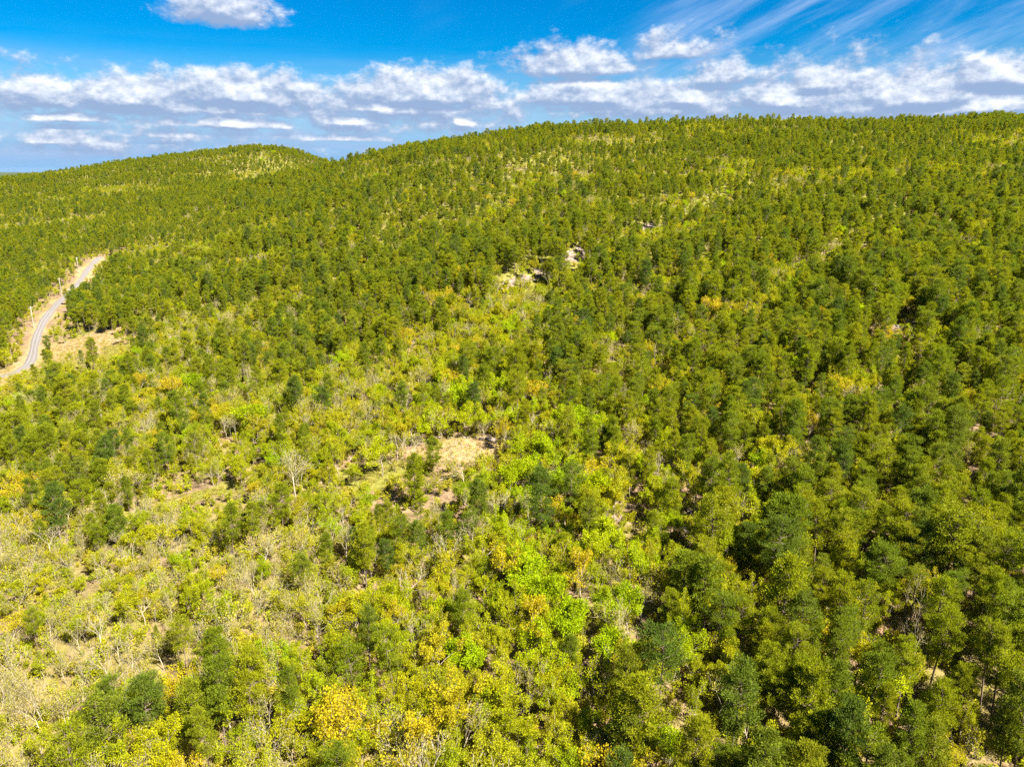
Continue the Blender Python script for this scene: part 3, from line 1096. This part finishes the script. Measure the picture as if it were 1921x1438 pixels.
def hides(x, y, z, h_, crown):
    """trees that would stand in front of ground the photograph shows open"""
    bad = np.zeros(len(x), bool)
    zones = list(CLEAR) + [(uu, vv, 17, 9, 'road') for uu, vv in ROAD_PX[3:9]] + [(uu, vv, 9, 8, 'road') for uu, vv in ROAD_PX[12:15]]
    for cu, cv, a, b, _k in zones:
        for q in np.linspace(0, 1.0, 7):
            pu, pv, f_ = project(x, y, z + h_ * q)
            rad = crown * F / f_ * (.72 if q > .3 else .2)
            bad |= (((pu - cu) / (a * .92 + rad)) ** 2 + ((pv - cv) / (b * .9 + rad * .55)) ** 2 < 1.0)
    return bad


crown_r = np.where(kind == 'pine', .19, .24) * hgt
bad = hides(x, y, z, hgt, crown_r)
keep &= ~(bad & (rng.random(n_all) < .97))
x, y, z, hgt, kind, u, v, depth = (q[keep] for q in (x, y, z, hgt, kind, u, v, depth))
# join the trees that stand out
nst = len(tx)
x = np.concatenate([np.array(tx), x]); y = np.concatenate([np.array(ty), y])
z = H(x, y)
hgt = np.concatenate([np.array(th), hgt]); kind = np.concatenate([np.array(tk), kind])
n_all = len(x)
star = np.arange(n_all) < nst
u, v, depth = project(x, y, z + hgt * .6)
base_k = {k: np.array(TALL[k]) for k in TALL}
var = np.array([rng.integers(0, len(TALL[k])) for k in kind])
sc_ = np.array([h_ / base_k[k][i] for h_, k, i in zip(hgt, kind, var)])
wide = rng.normal(1.0, .10, n_all).clip(.75, 1.3)
wide = np.where(kind == 'pine', wide * .72, np.where(kind == 'cedar', wide * .9, wide * .90))
lean = rng.normal(0, .045, (n_all, 2))
lean[kind == 'oak'] *= 1.7
lean[kind == 'bare'] *= 1.7
turn = rng.random(n_all) * 2 * math.pi

# the 300 of each kind that show largest become things; the rest is the wood behind
in_frame = (u > -40) & (u < 1960) & (v > 150) & (v < 1500)
show = hgt / depth * in_frame
show[star] = 10.0
single = np.zeros(n_all, bool)
for k, lim in (('pine', 300), ('oak', 300), ('bare', 270), ('lime', 130), ('gold', 90), ('cedar', 90)):
    ix = np.nonzero((kind == k) & in_frame)[0]
    single[ix[np.argsort(-show[ix])[:lim]]] = True

# words for labels
MARKS = [('the sandy clearing', clear_w[0][0], 16), ('the grassy gap', clear_w[1][0], 14), ('the grassy strip', clear_w[3][0], 18), ('the shaded rocky gully', clear_w[9][0], 11),
         ('the patch of red soil', clear_w[8][0], 9)]
for si, nm, rr_ in ((5, 'the round golden-yellow tree', 8), (7, 'the broad lime green tree', 9), (19, 'the large leafless tree', 8), (25, 'the orange-yellow oak', 8), (31, 'the pine with the bare trunk', 8),
                    (9, 'the round green tree', 8), (29, 'the dark dense pine', 8), (37, 'the broad dark pine clump', 8), (45, 'the tall broad pine', 8), (46, 'the massive dark pine', 8), (12, 'the small vivid green tree', 8)):
    MARKS.append((nm, (x[si], y[si]), rr_))
FORM = {'pine': {1: 'on a long bare trunk', 5: 'on a long bare trunk', 7: 'on a long bare trunk', 4: 'with low branches', 6: 'with low branches', 8: 'with thin open crown'},
        'oak': {3: 'in fuller leaf', 4: 'in fuller leaf', 5: 'with upright limbs', 2: 'with wide limbs', 6: 'in sparse leaf', 7: 'with many stems'},
        'bare': {0: 'with spreading limbs', 2: 'with spreading limbs', 1: 'with upright limbs', 3: 'with dense twigs', 4: 'with slim straight stem', 5: 'with slim straight stem'},
        'lime': {2: 'with upright crown', 1: 'with flat wide crown'}, 'gold': {1: 'with wide crown'}, 'cedar': {1: 'of squat shape', 2: 'of pointed shape'}}
sx_, sy_, sk_ = x, y, kind
LOOK = {
    'pine': ('pine_tree', 'pine', 'pines on the wooded slope',
             [('tall green pine', 11.8), ('middling green pine', 9.8), ('small young pine', 0)]),
    'oak': ('oak_tree', 'oak', 'yellow-green oaks coming into leaf',
            [('tall yellow-green oak', 7.9), ('middling yellow-green oak', 6.3), ('small yellow-green oak', 0)]),
    'bare': ('leafless_tree', 'bare tree', 'leafless hardwoods with pale bark',
             [('tall pale leafless tree', 8.8), ('middling pale leafless tree', 7.0), ('small pale leafless tree', 0)]),
    'lime': ('leafy_tree', 'green tree', 'trees in full bright green leaf',
             [('tall bright green leafy tree', 8.4), ('middling bright green leafy tree', 6.8), ('small bright green leafy tree', 0)]),
    'gold': ('golden_tree', 'yellow tree', 'trees hung with golden catkins',
             [('tall golden-yellow tree', 8.4), ('middling golden-yellow tree', 6.8), ('small golden-yellow tree', 0)]),
    'cedar': ('cedar_tree', 'cedar', 'dark cedars under the taller trees',
              [('tall dense dark cedar bush', 4.6), ('middling dense dark cedar bush', 3.7), ('small dense dark cedar bush', 0)]),
}
AMONG = {'pine': 'deep in the dense pines', 'oak': 'among yellow-green oaks', 'bare': 'among leafless pale trees', 'mixed': 'in mixed pine and oak wood'}


def describe(i):
    k = kind[i]
    for text, lim in LOOK[k][3]:
        if hgt[i] >= lim:
            break
    mean_w = .72 if k == 'pine' else .90
    if wide[i] > mean_w * 1.07:
        text = 'broad ' + text
    elif wide[i] < mean_w * .93:
        text = 'slender ' + text
    if np.hypot(*lean[i]) > .10:
        text = 'leaning ' + text
    if var[i] in FORM[k]:
        text += ' ' + FORM[k][var[i]]
    near_mark = None
    for nm, c, rr in MARKS:
        if math.hypot(x[i] - c[0], y[i] - c[1]) < rr:
            near_mark = nm
            break
    if near_mark:
        lab_ = text + ' beside ' + near_mark
        return lab_ if len(lab_.split()) <= 15 else ' '.join(text.split()[:6]) + ' beside ' + near_mark
    d2 = (x - x[i]) ** 2 + (y - y[i]) ** 2
    nb = kind[np.argpartition(d2, 13)[:13]]
    cnt = {q: int((nb == q).sum()) for q in ('pine', 'oak', 'bare')}
    top = max(cnt, key=cnt.get)
    lab_ = (text + ' ' + AMONG[top if cnt[top] >= 7 else 'mixed']).split()
    return ' '.join(lab_[-16:])


def plant_tree(i):
    k = kind[i]
    name, cat, group, _ = LOOK[k]
    e = link(name, None, loc=(x[i], y[i], z[i] - .15))
    e.empty_display_size = .5
    e.rotation_euler = (lean[i, 0], lean[i, 1], turn[i])
    e.scale = (sc_[i] * wide[i], sc_[i] * wide[i], sc_[i])
    tm, cm = PART[k][var[i]]
    link('trunk', tm, e)
    link('crown', cm, e)
    tag(e, tlabel[i] if star[i] else describe(i), cat, group)


for i in np.nonzero(single)[0]:
    plant_tree(i)

MASS = {'pine': ('pine_forest', 'countless dark green pines covering the hill up to the ridge'),
        'oak': ('oak_forest', 'countless yellow-green oaks between the pines on the hill'),
        'bare': ('leafless_forest', 'countless leafless pale trees scattered over the hill'),
        'lime': ('leafy_forest', 'bright green leafy trees scattered far up the hill'),
        'gold': ('golden_forest', 'golden-yellow trees scattered far up the hill'),
        'cedar': ('cedar_forest', 'dark low cedars scattered far up the hill')}
for k, (nm, lab) in MASS.items():
    ix = np.nonzero((kind == k) & ~single)[0]
    if not len(ix):
        continue
    rot = np.stack([lean[ix, 0], lean[ix, 1], turn[ix]], 1)
    scl = np.stack([sc_[ix] * wide[ix], sc_[ix] * wide[ix], sc_[ix]], 1)
    mass(nm, lab, k, x[ix], y[ix], z[ix] - .15, rot, scl, var[ix])

# undergrowth
cand = []
for (y0, y1, sp_) in ((24, 260, 1.6), (260, 760, 3.0)):
    a, b = np.meshgrid(np.arange(-560, 560, sp_), np.arange(y0, y1, sp_))
    a = a + rng.uniform(-.5, .5, a.shape) * sp_
    b = b + rng.uniform(-.5, .5, b.shape) * sp_
    cand.append(np.stack([a.ravel(), b.ravel()], 1))
cand = np.concatenate(cand)
bx_, by_ = cand[(np.abs(cand[:, 0]) < .8 * cand[:, 1] + 25)].T
op = np.maximum.reduce([clear_mask(bx_, by_, 'sand', .95), clear_mask(bx_, by_, 'grass', 1.0) * .93, clear_mask(bx_, by_, 'rock', .9) * .8])
rdist, _ = seg_dist(bx_, by_, road[::2])
kb = (rng.random(len(bx_)) > op) & (rdist > 3.8) & (rng.random(len(bx_)) < .45 + .9 * (fbm(bx_, by_, 11, 91) - .25))
bz_ = H(bx_, by_)
for s in np.linspace(.1, .96, 30):
    kb &= CAM_Z + (bz_ + 6 - CAM_Z) * s > H(bx_ * s, by_ * s)
bx_, by_, bz_ = bx_[kb], by_[kb], bz_[kb]
nb_ = len(bx_)
ss = rng.uniform(.55, 1.6, nb_)
mass('undergrowth', 'low shrubs and saplings over the leaf litter', 'shrub', bx_, by_, bz_ - .05,
     np.stack([rng.normal(0, .08, nb_), rng.normal(0, .08, nb_), rng.random(nb_) * 6.28], 1), np.stack([ss, ss, ss * rng.uniform(.7, 1.2, nb_)], 1), rng.integers(0, 5, nb_))

# dry grass in the clearings
gr = np.random.default_rng(88)
tuft_col = bpy.data.collections.new('source_grass')
PROTO['grass'] = tuft_col
for i in range(3):
    n_ = 46
    c = np.concatenate([gr.normal(0, .22, (n_, 2)), np.zeros((n_, 1))], 1)
    vq, fq = diamonds(c, gr.normal(0, .35, (n_, 3)) + [0, 0, 1.0], gr.uniform(.25, .55, n_), gr.uniform(.04, .07, n_), gr)
    o = bpy.data.objects.new('source_grass_%02d' % i, make_mesh('grass_tuft', vq, fq, [M['grass_leaf']]))
    tuft_col.objects.link(o)
gxy = []
for c, ra, rb, k in clear_w:
    if c[1] > 330:
        continue
    n_ = int(ra * rb * (7 if k == 'grass' else 2.2))
    gxy.append(np.stack([gr.normal(c[0], ra * .75, n_), gr.normal(c[1], rb * .75, n_)], 1))
gxy = np.concatenate(gxy)
rdist, _ = seg_dist(gxy[:, 0], gxy[:, 1], road[::2])
gxy = gxy[rdist > 3.6]
ng_ = len(gxy)
ss = gr.uniform(.5, 1.2, ng_)
mass('grass', 'dry yellow grass tufts in the clearings', 'grass', gxy[:, 0], gxy[:, 1], H(gxy[:, 0], gxy[:, 1]),
     np.stack([np.zeros(ng_), np.zeros(ng_), gr.random(ng_) * 6.28], 1), np.stack([ss, ss, ss], 1), gr.integers(0, 3, ng_))

# ------------------------------------------------------------------ rocks
import bmesh


def rock_mesh(seed):
    rg = np.random.default_rng(seed)
    bm = bmesh.new()
    bmesh.ops.create_icosphere(bm, subdivisions=2, radius=1.0)
    planes = unit(rg.normal(size=(9, 3)))
    lim = rg.uniform(.55, .9, 9)
    for vt in bm.verts:
        q = np.array(vt.co)
        for pl, l in zip(planes, lim):
            t_ = q @ pl
            if t_ > l:
                q = q - pl * (t_ - l)
        q = q * (1 + rg.normal(0, .025))
        vt.co = q * [1.0, .8, .55]
    me = bpy.data.meshes.new('boulder')
    bm.to_mesh(me)
    bm.free()
    me.materials.append(M['rock'])
    return me


rocks = [rock_mesh(900 + i) for i in range(6)]
rr = np.random.default_rng(5)


def boulder(u_, v_, size, label, group):
    q = ground_at(u_, v_)
    o = link('boulder', rocks[rr.integers(0, 6)], loc=(q[0], q[1], q[2] + size * .12))
    o.scale = (size * rr.uniform(.8, 1.3), size * rr.uniform(.8, 1.2), size * rr.uniform(.8, 1.2))
    o.rotation_euler = (rr.normal(0, .2), rr.normal(0, .2), rr.random() * 6.28)
    tag(o, label, 'boulder', group)


boulder(920, 826, 1.25, 'largest pale boulder on the rim of the sandy clearing', 'boulders round the clearing')
for u_, v_, s_ in ((905, 824, .7), (893, 822, .6), (880, 821, .5), (932, 832, .8), (940, 840, .8), (912, 834, .6), (868, 822, .5), (925, 838, .6), (845, 824, .6), (825, 822, .5), (816, 828, .6), (936, 850, .6), (948, 846, .7)):
    boulder(u_ + rr.normal(0, 2), v_ + rr.normal(0, 1), s_ * rr.uniform(.8, 1.2), 'pale pinkish stone on the rim of the sandy clearing', 'boulders round the clearing')
for k in range(14):
    t_ = rr.random()
    boulder(1277 + 14 * rr.normal(), 985 + 30 * rr.normal(), rr.uniform(.5, 1.0), 'grey stone in the shaded rocky gully', 'stones in the gully')
for k in range(60):
    t_ = rr.random() ** 1.5 * (len(BLUFF_PX) - 1)
    i_ = int(t_)
    u_ = BLUFF_PX[i_][0] * (1 - t_ + i_) + BLUFF_PX[i_ + 1][0] * (t_ - i_)
    v_ = BLUFF_PX[i_][1] * (1 - t_ + i_) + BLUFF_PX[i_ + 1][1] * (t_ - i_)
    boulder(u_ + rr.normal(0, 12), v_ + 3 + rr.normal(0, 6), rr.uniform(.4, 1.15), 'pale block of stone along the rocky bluff across the slope', 'blocks along the bluff')
for k in range(14):
    boulder(1700 + rr.normal(0, 22), 612 + rr.normal(0, 7), rr.uniform(.6, 1.4), 'grey-white stone on the open rocky patch among pines', 'stones on the rocky patch')

# fallen logs on the open ground
for u0, v0, u1, v1, rad, lab in ((822, 902, 858, 893, .16, 'weathered fallen log lying on the open grass below the sandy clearing'),
                                 (728, 868, 744, 876, .14, 'short fallen log at the back of the grassy gap')):
    a, b = ground_at(u0, v0), ground_at(u1, v1)
    w = Wood()
    t = np.linspace(0, 1, 7)[:, None]
    line_ = a + (b - a) * t
    line_[:, 2] = H(line_[:, 0], line_[:, 1]) + rad * .9
    org = a.copy()
    w.tube(line_ - org, np.linspace(rad, rad * .55, 7) * (1 + .08 * np.sin(np.arange(7) * 2.1)), 8)
    e = link('fallen_log', None, loc=tuple(org))
    tag(e, lab, 'log', 'fallen logs')
    link('stem', make_mesh('log_stem', w.v, w.f, [M['pale_bark']], smooth=True), e)
    for k in (2, 4):
        w2 = Wood()
        s0 = line_[k] - org
        w2.tube(np.array([s0, s0 + [.25, .2, .35], s0 + [.5, .3, .75]]), [rad * .4, rad * .28, rad * .12], 5)
        link('branch', make_mesh('log_branch', w2.v, w2.f, [M['pale_bark']], smooth=True), e)


# ------------------------------------------------------------------ utility poles along the road
def box(w_, d_, h_, c=(0, 0, 0)):
    v_ = [(c[0] + sx2 * w_ / 2, c[1] + sy2 * d_ / 2, c[2] + sz2 * h_ / 2) for sz2 in (-1, 1) for sx2, sy2 in ((-1, -1), (1, -1), (1, 1), (-1, 1))]
    return v_, [[3, 2, 1, 0], [4, 5, 6, 7], [0, 1, 5, 4], [1, 2, 6, 5], [2, 3, 7, 6], [3, 0, 4, 7]]


def utility_pole(u_, v_, tall, label):
    q = ground_at(u_, v_)
    e = link('utility_pole', None, loc=(q[0], q[1], q[2] - .1))
    d_ = road[np.argmin(np.hypot(road[:, 0] - q[0], road[:, 1] - q[1]))] - q[:2]
    e.rotation_euler = (0, .02, math.atan2(d_[1], d_[0]))
    tag(e, label, 'utility pole', 'wooden poles along the road')
    w_ = Wood()
    w_.tube(np.array([[0, 0, 0], [.02, 0, tall * .5], [0, .02, tall]]), [.17, .14, .11], 10)
    link('shaft', make_mesh('pole_shaft', w_.v, w_.f, [M['pole_wood']], smooth=True), e)
    bv, bf = box(1.5, .11, .13, (0, .16, tall - .7))
    ca_ = link('crossarm', make_mesh('crossarm', bv, bf, [M['pole_wood']]), e)
    for xo in (-.65, .28, .65):
        w_ = Wood()
        w_.tube(np.array([[xo, .16, tall - .63], [xo, .16, tall - .52], [xo, .16, tall - .40]]), [.025, .07, .05], 8)
        link('insulator', make_mesh('insulator', w_.v, w_.f, [M['steel']]), ca_)


utility_pole(64, 616, 9.5, 'grey wooden utility pole on the bank beside the bend of the gravel road')
utility_pole(116, 556, 9.5, 'grey wooden utility pole where the gravel road goes behind dark pines')
utility_pole(148, 512, 9.0, 'grey wooden utility pole by the far stretch of gravel road and orange soil')

# ------------------------------------------------------------------ haze
m, nt, out = new_mat('air')
pv_ = nt.nodes.new('ShaderNodeVolumePrincipled')
pv_.inputs['Color'].default_value = (.48, .66, .92, 1)
pv_.inputs['Density'].default_value = HAZE
pv_.inputs['Anisotropy'].default_value = 0.2
nt.links.new(pv_.outputs[0], out.inputs['Volume'])
bv, bf = box(98000, 98000, 215, (0, 800, 46.5))
tag(link('haze', make_mesh('haze', bv, bf, [m])), 'thin blue haze over the far lowland', kind='stuff')

print('trees', n_all, 'single', int(single.sum()), 'shrubs', nb_, 'grass', ng_)
